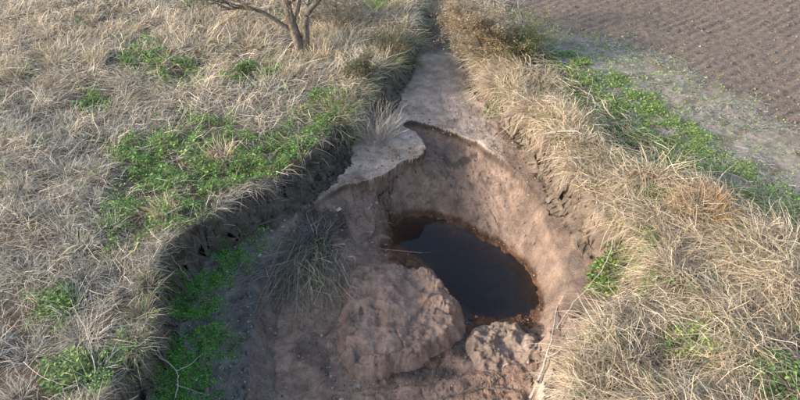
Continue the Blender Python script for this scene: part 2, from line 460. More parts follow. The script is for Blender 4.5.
# split the one sheet where the use of the land changes
idx = np.arange(NX * NY).reshape(NY, NX)
quads = np.stack([idx[:-1, :-1], idx[:-1, 1:], idx[1:, 1:], idx[1:, :-1]], -1).reshape(-1, 4)
fl = LV[:-1, :-1].ravel(); ff = ZONE[:-1, :-1, 2].ravel()
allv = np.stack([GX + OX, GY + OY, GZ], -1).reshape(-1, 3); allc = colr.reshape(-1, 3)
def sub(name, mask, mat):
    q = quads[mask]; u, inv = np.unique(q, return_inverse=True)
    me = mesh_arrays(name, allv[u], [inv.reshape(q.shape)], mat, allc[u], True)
    return add(name, me, kind='structure')
is_g = fl >= 1; is_f = (ff > .5) & ~is_g
g_o = sub('ground', ~is_g & ~is_f, M_GROUND)
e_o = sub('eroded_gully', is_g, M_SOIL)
f_o = sub('ploughed_field', is_f, M_FIELD)
g_o['label'] = 'dark thatchy ground under the dry grass'
e_o['label'] = 'steep bare reddish earth of the eroded gully and its sinkhole'
f_o['label'] = 'brown ploughed field with fine furrows'

# ------------------------------------------------------------------ pool water
wm, nt, b = nodes_of('murky_water')
nt.nodes.remove(b)
N, L = nt.nodes, nt.links
gl = N.new('ShaderNodeBsdfGlossy'); gl.inputs['Roughness'].default_value = 0.02
tr = N.new('ShaderNodeBsdfTransparent')
fr = N.new('ShaderNodeFresnel'); fr.inputs[0].default_value = 1.33
geo = N.new('ShaderNodeNewGeometry')
nz = N.new('ShaderNodeTexNoise'); nz.inputs['Scale'].default_value = 6
L.new(geo.outputs['Position'], nz.inputs['Vector'])
bp = N.new('ShaderNodeBump'); bp.inputs['Strength'].default_value = .03; bp.inputs['Distance'].default_value = .02
L.new(nz.outputs[0], bp.inputs['Height']); L.new(bp.outputs[0], gl.inputs['Normal']); L.new(bp.outputs[0], fr.inputs['Normal'])
mx = N.new('ShaderNodeMixShader')
df = N.new('ShaderNodeBsdfDiffuse'); df.inputs[0].default_value = (.075, .077, .075, 1)     # suspended silt
m0 = N.new('ShaderNodeMixShader'); m0.inputs[0].default_value = .17
L.new(tr.outputs[0], m0.inputs[1]); L.new(df.outputs[0], m0.inputs[2])
L.new(fr.outputs[0], mx.inputs[0]); L.new(m0.outputs[0], mx.inputs[1]); L.new(gl.outputs[0], mx.inputs[2])
L.new(mx.outputs[0], N['Material Output'].inputs['Surface'])
va = N.new('ShaderNodeVolumeAbsorption'); va.inputs['Color'].default_value = (.62, .36, .18, 1); va.inputs['Density'].default_value = 6.0
L.new(va.outputs[0], N['Material Output'].inputs['Volume'])
cc = C4.mean(0); ring = C4 + (C4 - cc) * .10
n = len(ring)
topv = np.c_[ring[:, :2], np.full(n, WATER_Z)]; botv = np.c_[ring[:, :2], np.full(n, -3.1)]
wv = np.r_[topv, botv]
k = np.arange(n); k2 = (k + 1) % n
wme = mesh_arrays('pool_water', wv, [np.stack([k, k2, k2 + n, k + n], -1), k[None, ::-1], (k + n)[None]], wm)
add('pool_water', wme, 'still dark water of the pool at the bottom of the sinkhole', kind='structure')

# ------------------------------------------------------------------ blades of grass
def blades(root, az, el, length, width, droop, col, segs=3, ground=None, roll=None, tip=1.15):
    """curved tapering blades; returns verts, faces, colours"""
    n = len(root)
    ds = np.stack([np.cos(az) * np.cos(el), np.sin(az) * np.cos(el), np.sin(el)], -1)
    side = np.stack([-np.sin(az), np.cos(az), np.zeros(n)], -1)
    if roll is None:
        roll = rng.uniform(-1.2, 1.2, n)
    up = np.cross(ds, side)
    side = side * np.cos(roll)[:, None] + up * np.sin(roll)[:, None]
    bend = rng.normal(0, .24, n); kink = rng.normal(0, .045, (segs, n, 3))
    V, C = [], []
    for k in range(segs):
        s = k / segs
        p = root + ds * (length * s)[:, None]
        p = p + np.stack([-np.sin(az), np.cos(az), np.zeros(n)], -1) * (bend * length * s * s)[:, None]
        p[:, 2] -= droop * length * s * s
        if k: p = p + kink[k] * length[:, None]
        w = (width * .5 * (1 - .75 * s ** 1.5))[:, None] * side
        V += [p - w, p + w]; C += [col * (.8 + .3 * s)] * 2
    p = root + ds * length[:, None] + np.stack([-np.sin(az), np.cos(az), np.zeros(n)], -1) * (bend * length)[:, None]
    p[:, 2] -= droop * length
    V.append(p); C.append(col * tip)
    V = np.stack(V, 1); C = np.stack(C, 1)
    m = 2 * segs + 1
    if ground is not None:
        g = ground(V[..., 0], V[..., 1]) + .012 + .06 * rng.random((n, 1))
        V[..., 2] = np.maximum(V[..., 2], g)
    base = (np.arange(n) * m)[:, None]
    q = []
    for k in range(segs - 1):
        q.append(base + np.array([2 * k, 2 * k + 1, 2 * k + 3, 2 * k + 2]))
    F = []
    if q: F.append(np.concatenate(q))
    F.append(base + np.array([2 * segs - 2, 2 * segs - 1, 2 * segs]))
    return V.reshape(-1, 3), F, C.reshape(-1, 3)

STRAWS = np.array([(.55, .475, .355), (.50, .43, .325), (.43, .38, .30), (.60, .53, .40), (.33, .27, .19), (.21, .165, .115), (.48, .44, .37)])
GOLDS = np.array([(.62, .50, .345), (.57, .45, .305), (.68, .58, .44), (.45, .34, .225), (.54, .45, .34), (.27, .195, .125)])
GREYS = np.array([(.46, .43, .375), (.54, .505, .44), (.38, .35, .30), (.24, .215, .18), (.56, .505, .41)])
def pick(pal, n, var=.16):
    c = pal[rng.integers(0, len(pal), n)]
    return np.clip(c * (1 + rng.normal(0, var, (n, 1))), .02, .85)

def scatter(n, x0, x1, y0, y1, dens):
    """n tries, kept with probability dens(x, y); more tries near the front where grass shows largest"""
    x = rng.uniform(x0, x1, n); y = y0 + (y1 - y0) * rng.random(n) ** 1.15
    m = rng.random(n) < dens(x, y)
    return x[m], y[m]

GREEN_L = [[(105, 255), (110, 215), (125, 190), (112, 160), (125, 135), (160, 130), (190, 140), (200, 120), (235, 128), (262, 150), (290, 130), (310, 105), (335, 100), (330, 140), (300, 165), (255, 188), (205, 215), (160, 240), (130, 258)],
           [(225, 90), (235, 72), (262, 66), (285, 70), (280, 82), (250, 90)], [(35, 315), (55, 295), (75, 295), (78, 315), (55, 325)],
           [(85, 105), (100, 95), (112, 110), (95, 118)], [(55, 375), (85, 355), (120, 345), (130, 370), (100, 390), (60, 392)], [(130, 45), (150, 36), (155, 48), (140, 55)], [(120, 60), (160, 55), (200, 80), (180, 92), (140, 80)]]
GREEN_R = [[(545, 50), (580, 58), (625, 86), (690, 126), (755, 168), (805, 200), (840, 225), (840, 268), (790, 248), (740, 220), (690, 198), (640, 178), (600, 158), (572, 125), (548, 92)]]
NOGRASS = 1

def gully_free(x, y):
    return (zone_at(x, y, 0) < 1)

OPEN = [(620, 268, .65), (600, 288, .4), (648, 203, .35), (690, 345, .55), (785, 385, .6), (60, 305, .45), (72, 372, .55), (97, 106, .4), (668, 300, .3), (757, 222, .4), (735, 300, .25), (700, 385, .25), (618, 388, .3), (20, 380, .35), (120, 345, .3)]
def opened(x, y):
    w = np.ones(x.shape)
    for u, v, r in OPEN:
        c_ = P(u, v, .1)
        w *= 1 - .93 * np.exp(-(((x - c_[0]) ** 2 + (y - c_[1]) ** 2) / r ** 2) ** 2)
    return w

# directions in which the old grass lies
def lay(x, y):
    return 2.6 * fbm(x * .28, y * .28, 3, 71) + 1.1 * fbm(x * 1.1, y * 1.1, 2, 72)

green_mask_cache = {}
def green_l(x, y):
    w = np.zeros(x.shape)
    for i, p in enumerate(GREEN_L):
        w = np.maximum(w, in_zone(p, x, y, .35, .35, 80 + i))
    return w
def green_r(x, y):
    return in_zone(GREEN_R[0], x, y, .3, .35, 90)

# matted dry grass, left meadow
def dens_left(x, y):
    d = gully_free(x, y) * (x < .8 + .0 * y) * (1 - .70 * green_l(x, y))
    thin = .18 + .82 * sstep(-.40, .30, fbm(x * .7, y * .7, 3, 73))
    return d * thin * opened(x, y) * (np.abs(x) < 3.0 + .78 * y)
def clumped(x, y):
    return np.clip(.5 + .8 * fbm(x * 1.0, y * 1.0, 3, 74), 0, 1)
VS, FS, CS, off = [], [], [], 0
def collect(store, vfc):
    v, f, c = vfc
    o = sum(len(a) for a in store[0])
    store[0].append(v); store[1].append([a + o for a in f]); store[2].append(c)
def finish(store, name, mat):
    fs = [a for fl_ in store[1] for a in fl_]
    fs = [np.concatenate([a for a in fs if a.shape[1] == k]) for k in (4, 3) if any(a.shape[1] == k for a in fs)]
    return mesh_arrays(name, np.concatenate(store[0]), fs, mat, np.concatenate(store[2]))

st = ([], [], [])
x, y = scatter(300000, -19, 2, 4.2, 26, dens_left)
n = len(x); cl = clumped(x, y)
up_ = rng.random(n) < .16 + .2 * cl
far_w = np.clip(y / 12, .7, 2.0)
az = lay(x, y) + rng.normal(0, 1.05, n)
el = np.where(up_, rng.uniform(.4, 1.25, n), rng.uniform(.02, .5, n))
gold = (rng.random(n) < sstep(13, 20, y) * .3 + .2 * (cl > .65))
c = np.where(gold[:, None], pick(GOLDS, n), np.where((rng.random(n) < .35)[:, None], pick(GREYS, n), pick(STRAWS, n)))
c = c * (.93 + .34 * cl)[:, None]
rt = np.c_[x, y, zat(x, y) + .01 + .16 * rng.random(n) * (.3 + cl)]
collect(st, blades(rt, az, el, rng.uniform(.25, .8, n) * np.clip(far_w, .8, 1.3), rng.uniform(.006, .015, n) * far_w, rng.uniform(.05, .45, n), c, 2, zat))
def stout(n, box, dens, az0, pal):
    x, y = scatter(n, *box, dens); n = len(x)
    collect(st, blades(np.c_[x, y, zat(x, y) + rng.uniform(.05, .3, n)], az0(x, y) + rng.normal(0, 1.2, n), rng.uniform(-.1, .45, n), rng.uniform(.4, 1.0, n), rng.uniform(.009, .016, n) * np.clip(y / 11, .8, 1.5), rng.uniform(.05, .4, n), pick(pal, n) * 1.08, 4, zat))
stout(9000, (-19, 2, 4.2, 24), dens_left, lay, STRAWS)
add('dry_meadow_grass', finish(st, 'dry_meadow_grass', M_STRAW), 'matted pale dry grass lying over the left meadow', 'grass', kind='stuff')

# dry grass flowing over the right bank
def dens_right(x, y):
    d = gully_free(x, y) * (x > .2) * (1 - in_zone(MARGIN, x, y, .35, .3, 22)) * (1 - .8 * green_r(x, y))
    return d * opened(x, y) * (np.abs(x) < 2.0 + .78 * y) * (y < 24)
st = ([], [], [])
x, y = scatter(190000, .2, 14, 4.0, 24, dens_right)
n = len(x); cl = clumped(x, y); far_w = np.clip(y / 11, .75, 2.0)
az = math.pi * 1.1 + 2.2 * fbm(x * .8, y * .8, 3, 75) + rng.normal(0, .95, n)
el = np.where(rng.random(n) < .25, rng.uniform(.5, 1.2, n), rng.uniform(.0, .55, n))
dk = np.clip(1.15 * sstep(-.5, .25, fbm(x * 1.3, y * 1.3, 3, 176)), .0, 1)
c = np.where((rng.random(n) < .6)[:, None], pick(GOLDS, n), pick(STRAWS, n)) * (.82 + .3 * cl)[:, None]
rt = np.c_[x, y, zat(x, y) + .01 + .28 * rng.random(n) * (.25 + cl)]
kp = rng.random(n) < .05 + .95 * dk
v_ = [q_[kp] for q_ in (rt, az, el, rng.uniform(.3, 1.05, n), rng.uniform(.006, .017, n) * far_w, rng.uniform(.15, .6, n), c)]
collect(st, blades(*v_, 3, zat))
stout(6000, (.2, 13, 4.2, 22), dens_right, lambda x, y: 3.5 + 0 * x, GOLDS)
add('dry_bank_grass', finish(st, 'dry_bank_grass', M_STRAW), 'golden dry grass hanging over the right bank of the gully', 'grass', kind='stuff')

# thin drab grass hanging down the banks
st = ([], [], [])
x, y = scatter(90000, -6.5, 5.5, 4.0, 24, lambda x, y: (zone_at(x, y, 0) == 1) * (zone_at(x, y, 1) < .18 + .12 * (x < .5) + (.35 + .5 * (x < .6)) * sstep(12.6, 14, y) + .35 * sstep(-.1, .6, fbm(x * 1.1, y * 1.1, 3, 83)) * (x < .5)) * .8)
n = len(x)
az = np.where(x < .6 + .05 * (y - 12), rng.normal(-.35, .9, n), rng.normal(math.pi + .35, 1.0, n))
c = np.where((x < .5)[:, None], pick(np.array([(.30, .26, .20), (.38, .33, .26), (.20, .17, .13), (.15, .17, .08), (.11, .16, .05)]), n), pick(GOLDS, n))
collect(st, blades(np.c_[x, y, zat(x, y)], az, rng.uniform(.1, 1.0, n), rng.uniform(.15, .5, n), rng.uniform(.006, .013, n), rng.uniform(.3, .9, n), c, 3))
add('rim_grass', finish(st, 'rim_grass', M_STRAW), 'drab thin grass hanging from the gully rims', 'grass', kind='stuff')

# ------------------------------------------------------------------ leafy green cover
def leaves(x, y, z, size, col, tilt=.7):
    n = len(x)
    az = rng.uniform(0, 2 * math.pi, n); el = rng.uniform(-.2, tilt, n)
    d = np.stack([np.cos(az) * np.cos(el), np.sin(az) * np.cos(el), np.sin(el)], -1)
    s = np.stack([-np.sin(az), np.cos(az), rng.normal(0, .25, n)], -1)
    o = np.c_[x, y, z]; sz = size[:, None]
    V = np.stack([o, o + d * sz * .55 + s * sz * .36, o + d * sz + [0, 0, -.0] - np.array([0, 0, 1]) * sz * .15, o + d * sz * .55 - s * sz * .36], 1)
    C = np.stack([col * .85, col, col * 1.1, col], 1)
    return V.reshape(-1, 3), [(np.arange(n) * 4)[:, None] + np.array([[0, 1, 2, 3]])], C.reshape(-1, 3)
GREENS = np.array([(.14, .25, .055), (.18, .30, .07), (.095, .18, .045), (.23, .34, .09), (.065, .13, .04)])
YGREENS = np.array([(.29, .38, .10), (.22, .35, .08), (.34, .40, .13), (.14, .26, .055)])

def leaf_patch(name, label, n, box, dens, pal, h, size):
    x, y = scatter(n, *box, dens); n = len(x)
    b_ = np.clip(.5 + .9 * fbm(x * 2.2, y * 2.2, 3, 76), 0, 1)
    z = zat(x, y) + .01 + h * rng.random(n) ** .7 * (.25 + b_)
    fw = np.clip(y / 13, .7, 1.6)
    me_ = ([], [], [])
    collect(me_, leaves(x, y, z, rng.gamma(5, .19, n).clip(.4, 1.9) * size * fw, pick(pal, n, .28)))
    return add(name, finish(me_, name, M_LEAF), label, 'ground cover', kind='stuff')
leaf_patch('green_undergrowth', 'bright green leafy undergrowth along the left rim of the gully', 600000, (-12, 1, 4.2, 23),
           lambda x, y: gully_free(x, y) * (green_l(x, y) + .22 * sstep(.25, .6, fbm(x * .9 + 4, y * .9, 3, 177))) * sstep(-.5, .15, fbm(x * 1.7, y * 1.7, 3, 77)) * (np.abs(x) < 1.6 + .78 * y), GREENS * 1.12, .30, .052)
leaf_patch('green_weed_strip', 'bright green weedy strip between dry bank grass and ploughed field', 700000, (1, 17, 8, 24),
           lambda x, y: gully_free(x, y) * (1.0 * green_r(x, y) + .10 * in_zone(MARGIN, x, y, .3, .3, 22) * (1 - in_zone(FIELD, x, y, .9, .6, 21))) * sstep(-.6, .15, fbm(x * 1.5, y * 1.5, 3, 78)) * (np.abs(x) < 1.6 + .78 * y), YGREENS, .09, .04)
leaf_patch('bank_weeds', 'sparse yellow-green weeds showing through the dry grass of the right bank', 160000, (.5, 11, 4.2, 14),
           lambda x, y: gully_free(x, y) * (1 - in_zone(MARGIN, x, y, .35, .3, 22)) * sstep(.12, .5, fbm(x * 1.0 + 7, y * 1.0, 3, 178)) * (np.abs(x) < 2 + .78 * y), np.concatenate([GREENS, YGREENS]), .2, .05)
MOSS = [(160, 330), (170, 300), (190, 275), (215, 255), (240, 240), (258, 238), (245, 262), (222, 280), (205, 310), (222, 335), (215, 365), (196, 400), (150, 420), (152, 370)]
leaf_patch('moss_cover', 'low vivid green plants covering the shaded ledge inside the gully', 420000, (-7, -1, 5, 13),
           lambda x, y: (zone_at(x, y, 0) >= 1) * (zone_at(x, y, 0) <= 2) * in_zone(MOSS, x, y, .35, .4, 91, -.9) * sstep(-.55, .05, fbm(x * 1.6, y * 1.6, 4, 79, .65)), np.array([(.12, .30, .04), (.09, .24, .03), (.15, .34, .05)]), .08, .032)

# stubble and small weeds on the bare margin
st = ([], [], [])
x, y = scatter(120000, 3, 19, 8, 24, lambda x, y: in_zone(MARGIN, x, y, .3, .3, 22) * (1 - in_zone(FIELD, x, y, .6, .4, 24)) * sstep(-.4, .4, fbm(x * .9, y * .9, 3, 82)))
n = len(x)
collect(st, blades(np.c_[x, y, zat(x, y)], rng.uniform(0, 6.28, n), rng.uniform(0, .5, n), rng.uniform(.08, .25, n), rng.uniform(.010, .02, n), rng.uniform(0, .2, n), pick(GREYS, n), 2, zat))
add('field_margin_stubble', finish(st, 'field_margin_stubble', M_STRAW), 'grey short stubble on the bare field margin', 'stubble', kind='stuff')

# clods of the ploughed field
def clods(x, y, r, col, sink=.3):
    n = len(x)
    base = np.array([(1, 0, 0), (0, 1, 0), (-1, 0, 0), (0, -1, 0), (0, 0, .8), (0, 0, -.8)], float)
    a = rng.uniform(0, 6.28, n); ca, sa = np.cos(a), np.sin(a)
    V = base[None] * rng.uniform(.6, 1.3, (n, 6, 1)) + rng.normal(0, .16, (n, 6, 3))
    V = np.stack([V[..., 0] * ca[:, None] - V[..., 1] * sa[:, None], V[..., 0] * sa[:, None] + V[..., 1] * ca[:, None], V[..., 2]], -1) * r[:, None, None]
    V += np.stack([x, y, zat(x, y) + r * sink], -1)[:, None]
    tri = np.array([(0, 1, 4), (1, 2, 4), (2, 3, 4), (3, 0, 4), (1, 0, 5), (2, 1, 5), (3, 2, 5), (0, 3, 5)])
    F = (np.arange(n) * 6)[:, None, None] + tri[None]
    return V.reshape(-1, 3), [F.reshape(-1, 3)], np.repeat(col, 6, 0)
st = ([], [], [])
x, y = scatter(60000, 3, 21, 10, 25.5, lambda x, y: in_zone(FIELD, x, y, .9, .6, 21) * (np.abs(x) < 1.6 + .8 * y))
n = len(x)
collect(st, clods(x, y, rng.gamma(1.3, .008, n).clip(.005, .06), pick(np.array([(.195, .147, .113), (.17, .128, .10), (.215, .165, .128)]), n)))
add('soil_clods', finish(st, 'soil_clods', M_FIELD), 'small brown clods strewn over the ploughed field', 'clods', kind='stuff')
st = ([], [], [])
x, y = scatter(7500, -5, 3.4, 4.4, 16, lambda x, y: (zone_at(x, y, 0) >= 2) * (zone_at(x, y, 0) <= 4) * 1.0)
n = len(x)
collect(st, clods(x, y, rng.gamma(1.6, .009, n).clip(.006, .07), pick(np.array([(.24, .17, .13), (.19, .125, .09), (.33, .27, .22)]), n), .4))
add('gully_crumbs', finish(st, 'gully_crumbs', M_BLOCK), 'small crumbs of earth strewn over the gully slopes', 'clods', kind='stuff')

# ------------------------------------------------------------------ fallen blocks of earth
def earth_block(label, pix, z, h, seed, col, steep=.3, rough=.05, tilt=(0, 0)):
    """a slumped block: broken sides, weathered top"""
    ring = catmull(np.array([P(u, v, z * DEEP) for u, v in pix]), 6)
    lo, hi = ring.min(0) - .12, ring.max(0) + .12
    bx = np.arange(lo[0], hi[0], .022); by = np.arange(lo[1], hi[1], .022)
    X, Y = np.meshgrid(bx, by)
    wx = X + .09 * fbm(X * 2.0, Y * 2.0, 4, seed, .45); wy = Y + .09 * fbm(X * 2.0, Y * 2.0, 4, seed + 31, .45)
    d, _, ins = poly_query(ring, wx.ravel(), wy.ravel(), False)
    sd = np.where(ins, d, -d).reshape(X.shape)
    f = 1 - (1 - np.clip(sd / steep, 0, 1)) ** 2.4
    c0 = ring.mean(0)
    top = h * (1 + tilt[0] * (X - c0[0]) + tilt[1] * (Y - c0[1])) + .13 * fbm(X * 1.5, Y * 1.5, 3, seed + 2)
    nn0 = fbm(X * 3, Y * 3, 2, seed + 60)
    crumble = np.abs(fbm(X * 3.2, Y * 3.2, 3, seed + 7))
    edge = np.exp(-((sd - steep * .55) / (steep * .6)) ** 2)
    Z = zat(X, Y) - .05 + f * top + f * (rough * fbm(X * 4, Y * 4, 4, seed + 9, .5) - .05 * edge * crumble + .06 * edge * fbm(X * 2.2, Y * 2.2, 3, seed + 8)) + .008 * fbm(X * 22, Y * 22, 2, seed + 4)
    k1, e1 = cells(X * 3.4 + .4 * nn0, Y * 3.4, seed + 61); k2, e2 = cells(X * 9, Y * 9, seed + 62)
    br = sstep(-.1, .4, fbm(X * 1.6, Y * 1.6, 2, seed + 63) + .8 * edge)
    Z += f * br * (.10 * (k1 - .5) - .05 * sstep(.10, 0, e1) + .02 * (k2 - .5))
    Z = np.where(sd < 0, Z + sd * 1.5, Z)
    nn = fbm(X * 2.4, Y * 2.4, 4, seed + 12)
    C = np.array(col) * (1 + .28 * nn[..., None] - .25 * (crumble * edge)[..., None])
    a_, b2 = X * 2.4 + Z * 3, Y * 2.4 - Z * 4
    X2 = X + f * edge * .04 * fbm(a_, b2, 3, seed + 13); Y2 = Y + f * edge * .04 * fbm(a_, b2, 3, seed + 14)
    nyy, nxx = X.shape
    ii = np.arange(nyy * nxx).reshape(nyy, nxx)
    q = np.stack([ii[:-1, :-1], ii[:-1, 1:], ii[1:, 1:], ii[1:, :-1]], -1)
    q = q[sd[:-1, :-1] > -.07]
    u_, inv = np.unique(q, return_inverse=True)
    V = np.stack([X2, Y2, Z], -1).reshape(-1, 3)[u_]
    o = V.mean(0); o[2] = V[:, 2].min()
    me = mesh_arrays('earth_block', V - o, [inv.reshape(q.shape)], M_BLOCK, np.clip(C.reshape(-1, 3)[u_], .02, .8), True)
    ob = add('earth_block', me, label, 'earth block', 'fallen blocks of earth by the pool')
    ob.location = o
    return ob
earth_block('large rough block of reddish earth left of the dark pool', [(345, 285), (358, 270), (385, 264), (412, 262), (434, 268), (452, 290), (466, 312), (462, 336), (446, 350), (410, 368), (372, 378), (346, 372), (338, 345), (340, 312)], -2.72, .36, 101, (.30, .20, .148), .36, .020, (.12, -.05))
earth_block('smaller pale lumpy earth block below the pool edge', [(466, 350), (468, 332), (482, 322), (505, 318), (528, 330), (545, 344), (544, 360), (528, 369), (500, 372), (478, 368)], -2.78, .30, 131, (.27, .20, .155), .30, .04, (.2, 0))

# ------------------------------------------------------------------ tussocks
def tussock_mesh(name, nb, length, spread, pal, mat, lean=(0, 0), width=.010, droop=(.15, .6), segs=4, rad=.16, el_rng=(.35, 1.35), green=0.0):
    a = rng.uniform(0, 2 * math.pi, nb); r = rad * np.sqrt(rng.random(nb))
    root = np.c_[np.cos(a) * r, np.sin(a) * r, np.full(nb, -.03)]
    el = rng.uniform(*el_rng, nb)
    dx = np.cos(a) * np.cos(el) * spread + lean[0]; dy = np.sin(a) * np.cos(el) * spread + lean[1]
    az = np.arctan2(dy, dx) + rng.normal(0, .25, nb)
    el2 = np.arctan2(np.sin(el), np.hypot(dx, dy) + 1e-6)
    c = pick(pal, nb)
    if green:
        g = rng.random(nb) < green
        c = np.where(g[:, None], pick(YGREENS, nb), c)
    L_ = length * rng.uniform(.5, 1.15, nb)
    v, f, c = blades(root, az, el2, L_, rng.uniform(.6, 1.2, nb) * width, rng.uniform(*droop, nb), c, segs)
    return mesh_arrays(name, v, f, mat, c)

def place(mesh, p, rz=0.0, s=1.0, **kw):
    o = add(kw.pop('name', 'dry_grass_tussock'), mesh, **kw)
    o.location = [float(c) for c in p]; o.rotation_euler = (0, 0, rz); o.scale = (s, s, s * random.uniform(.85, 1.15))
    return o

T_BANK = [tussock_mesh('bank_tussock', 260, 1.2, 1.0, GOLDS, M_STRAW, (-.75, -.5), .013, (.3, .8), 4, .22, (.2, 1.25), green=.04) for _ in range(5)]
T_UP = [tussock_mesh('upright_tussock', 220, .7, .8, GOLDS, M_STRAW, (0, 0), .015, (.1, .45), 3, .2, (.6, 1.45), green=.05) for _ in range(5)]
T_GREY = [tussock_mesh('grey_tussock', 200, .75, 1.1, GREYS, M_STRAW, (0, 0), .014, (.1, .5), 3, .2, (.3, 1.3)) for _ in range(4)]
T_DGREY = [tussock_mesh('rim_tussock', 200, .75, 1.0, np.array([(.30, .25, .19), (.38, .32, .25), (.22, .19, .13), (.46, .38, .28), (.17, .19, .09)]), M_STRAW, (.2, -.2), .010, (.2, .7), 3, .2, (.3, 1.3), green=.15) for _ in range(4)]

BANKPOLY = [(566, 168), (600, 172), (650, 185), (700, 205), (760, 228), (800, 250), (830, 280), (820, 420), (580, 420), (604, 372), (625, 345), (660, 296), (664, 244), (615, 214), (585, 195)]
def spread_in(pix, n, mind, z=0.0):
    poly = np.array([P(u, v, z) for u, v in pix]); lo, hi = poly.min(0), poly.max(0); got = []
    for _ in range(6000):
        p = np.array([random.uniform(lo[0], hi[0]), random.uniform(lo[1], hi[1])])
        if not poly_query(poly, p[:1], p[1:2], False)[2][0]: continue
        if zone_at(p[:1], p[1:2], 0)[0] >= 1: continue
        if all(np.hypot(*(p - q)) > mind for q in got):
            got.append(p)
        if len(got) >= n: break
    return got
def near_label(p, what, marks):
    return what + ' ' + min(marks, key=lambda m: np.hypot(*(P(*m[0], 0)[:2] - p)))[1]
FARM = [((300, 55), 'around the foot of the thorn tree'), ((20, 65), 'at the far left edge of the meadow'), ((255, 80), 'by the far green patch in the meadow'), ((97, 106), 'near the lone green plant in the meadow'), ((150, 25), 'in the far middle of the left meadow'), ((200, 20), 'at the top of the meadow left of the tree')]
NEARM = [((60, 305), 'around the broad-leaved plant in the near left meadow'), ((72, 372), 'around the pointed-leaved plant at the lower left'), ((115, 190), 'at the left end of the green undergrowth'), ((10, 190), 'on the left edge halfway up the meadow'), ((130, 300), 'just behind the left rim above the mossy ledge'), ((5, 380), 'in the lower left corner')]
CHL = [((334, 128), 'beside the pale spiky tuft on the left channel bank'), ((374, 82), 'on the left channel bank halfway up'), ((402, 40), 'on the left bank at the far end of the channel'), ((330, 40), 'between thorn tree and channel')]
CHR = [((474, 45), 'under the brown shrub on the right channel bank'), ((510, 80), 'on the right channel bank below the shrubs'), ((540, 110), 'on the right rim above the pale lip'), ((580, 155), 'on the right rim where the lip ends')]
def bank_label(p):
    marks = [((612, 272), 'golden dry tussock beside the green notch of the right bank'), ((690, 345), 'golden dry tussock around the yellow-green weeds on the right bank'), ((785, 385), 'golden dry tussock by the lower right corner of the bank'),
             ((700, 215), 'golden dry tussock below the round rust-brown tussock'), ((590, 390), 'golden dry tussock over the rim beside the grey fallen stem'), ((800, 270), 'golden dry tussock at the end of the weed strip by the right edge'), ((720, 275), 'golden dry tussock in the middle of the right bank')]
    return min(marks, key=lambda m: np.hypot(*(P(*m[0], .1)[:2] - p)))[1]
for p in spread_in(BANKPOLY, 75, .42):
    if opened(p[:1], p[1:2])[0] < .6 or zone_at(p[:1] - .4, p[1:2], 0)[0] >= 1 or zone_at(p[:1], p[1:2] - .3, 0)[0] >= 1: continue
    place(random.choice(T_BANK), (p[0], p[1], zat(*p)), random.uniform(-1.7, 1.7), random.uniform(.5, 1.15), label=bank_label(p), cat='grass tussock', group='tussocks massed on the right bank')
for p in spread_in([(490, 82), (510, 70), (545, 80), (575, 125), (604, 165), (592, 178), (560, 140), (528, 110)], 30, .4):
    place(random.choice(T_BANK + T_UP), (p[0], p[1], zat(*p)), random.uniform(-.8, .8), random.uniform(.8, 1.2), label=near_label(p, 'dense dry tussock', CHR), cat='grass tussock', group='tussocks between pale lip and weed strip')
for p in spread_in([(340, 90), (300, 60), (330, 30), (390, 10), (425, 0), (420, 15), (408, 45), (385, 66), (350, 88)], 34, .55):
    place(random.choice(T_UP + T_DGREY), (p[0], p[1], zat(*p)), random.uniform(0, 6.28), random.uniform(.8, 1.2), label=near_label(p, 'dry bushy tussock', CHL), cat='grass tussock', group='tussocks along the upper channel')
for p in spread_in([(0, 30), (60, 10), (300, 20), (330, 60), (300, 100), (200, 60), (100, 70), (0, 110)], 40, .9):
    place(random.choice(T_UP), (p[0], p[1], zat(*p)), random.uniform(0, 6.28), random.uniform(.7, 1.2), label=near_label(p, 'golden upright grass tuft', FARM), cat='grass tussock', group='upright tufts in the far meadow')
for p in spread_in([(0, 130), (100, 110), (130, 180), (100, 260), (140, 300), (120, 390), (0, 400), (-40, 300)], 34, .7):
    place(random.choice(T_GREY), (p[0], p[1], zat(*p)), random.uniform(0, 6.28), random.uniform(.6, 1.0), label=near_label(p, 'grey flattened grass tuft', NEARM), cat='grass tussock', group='grey tufts in the near meadow')
for u, v in [(155, 290), (150, 320), (145, 350), (138, 375), (300, 150), (318, 140), (328, 118), (345, 92), (365, 78)]:
    p = on_ground(u - 8, v - 4)
    place(random.choice(T_DGREY), p, random.uniform(-.5, .5), random.uniform(.6, .9), label='drab tuft hanging over the left rim', cat='grass tussock', group='tufts on the left rim')
def along(pix, n, jit):
    pl = catmull(np.array([P(u, v, -.2) for u, v in pix]), 10, False)
    return [pl[k][:2] + rng.normal(0, jit, 2) for k in rng.integers(0, len(pl), n)]
T_WILD = [tussock_mesh('channel_tussock', 240, .95, 1.1, np.array([(.34, .28, .21), (.44, .37, .28), (.25, .21, .15), (.52, .43, .32), (.20, .22, .10)]), M_STRAW, (.2, -.25), .014, (.2, .8), 3, .28, (.3, 1.35), green=.14) for _ in range(4)]
for p in along([(334, 128), (352, 102), (374, 82), (390, 64), (402, 46), (406, 25), (412, 5)], 30, .22):
    place(random.choice(T_WILD), (p[0], p[1], max(zat(*p), -.4)), random.uniform(-1.5, 1.5), random.uniform(.7, 1.1), label=near_label(p, 'unkempt drab tussock', CHL), cat='grass tussock', group='tussocks leaning in from the left bank')
for p in along([(474, 42), (488, 60), (506, 78), (528, 96), (550, 114), (574, 138)], 26, .2):
    place(random.choice(T_WILD + T_BANK), (p[0], p[1], max(zat(*p), -.4)), random.uniform(-2, 1), random.uniform(.7, 1.1), label=near_label(p, 'unkempt tussock leaning in', CHR), cat='grass tussock', group='tussocks leaning in from the right bank')
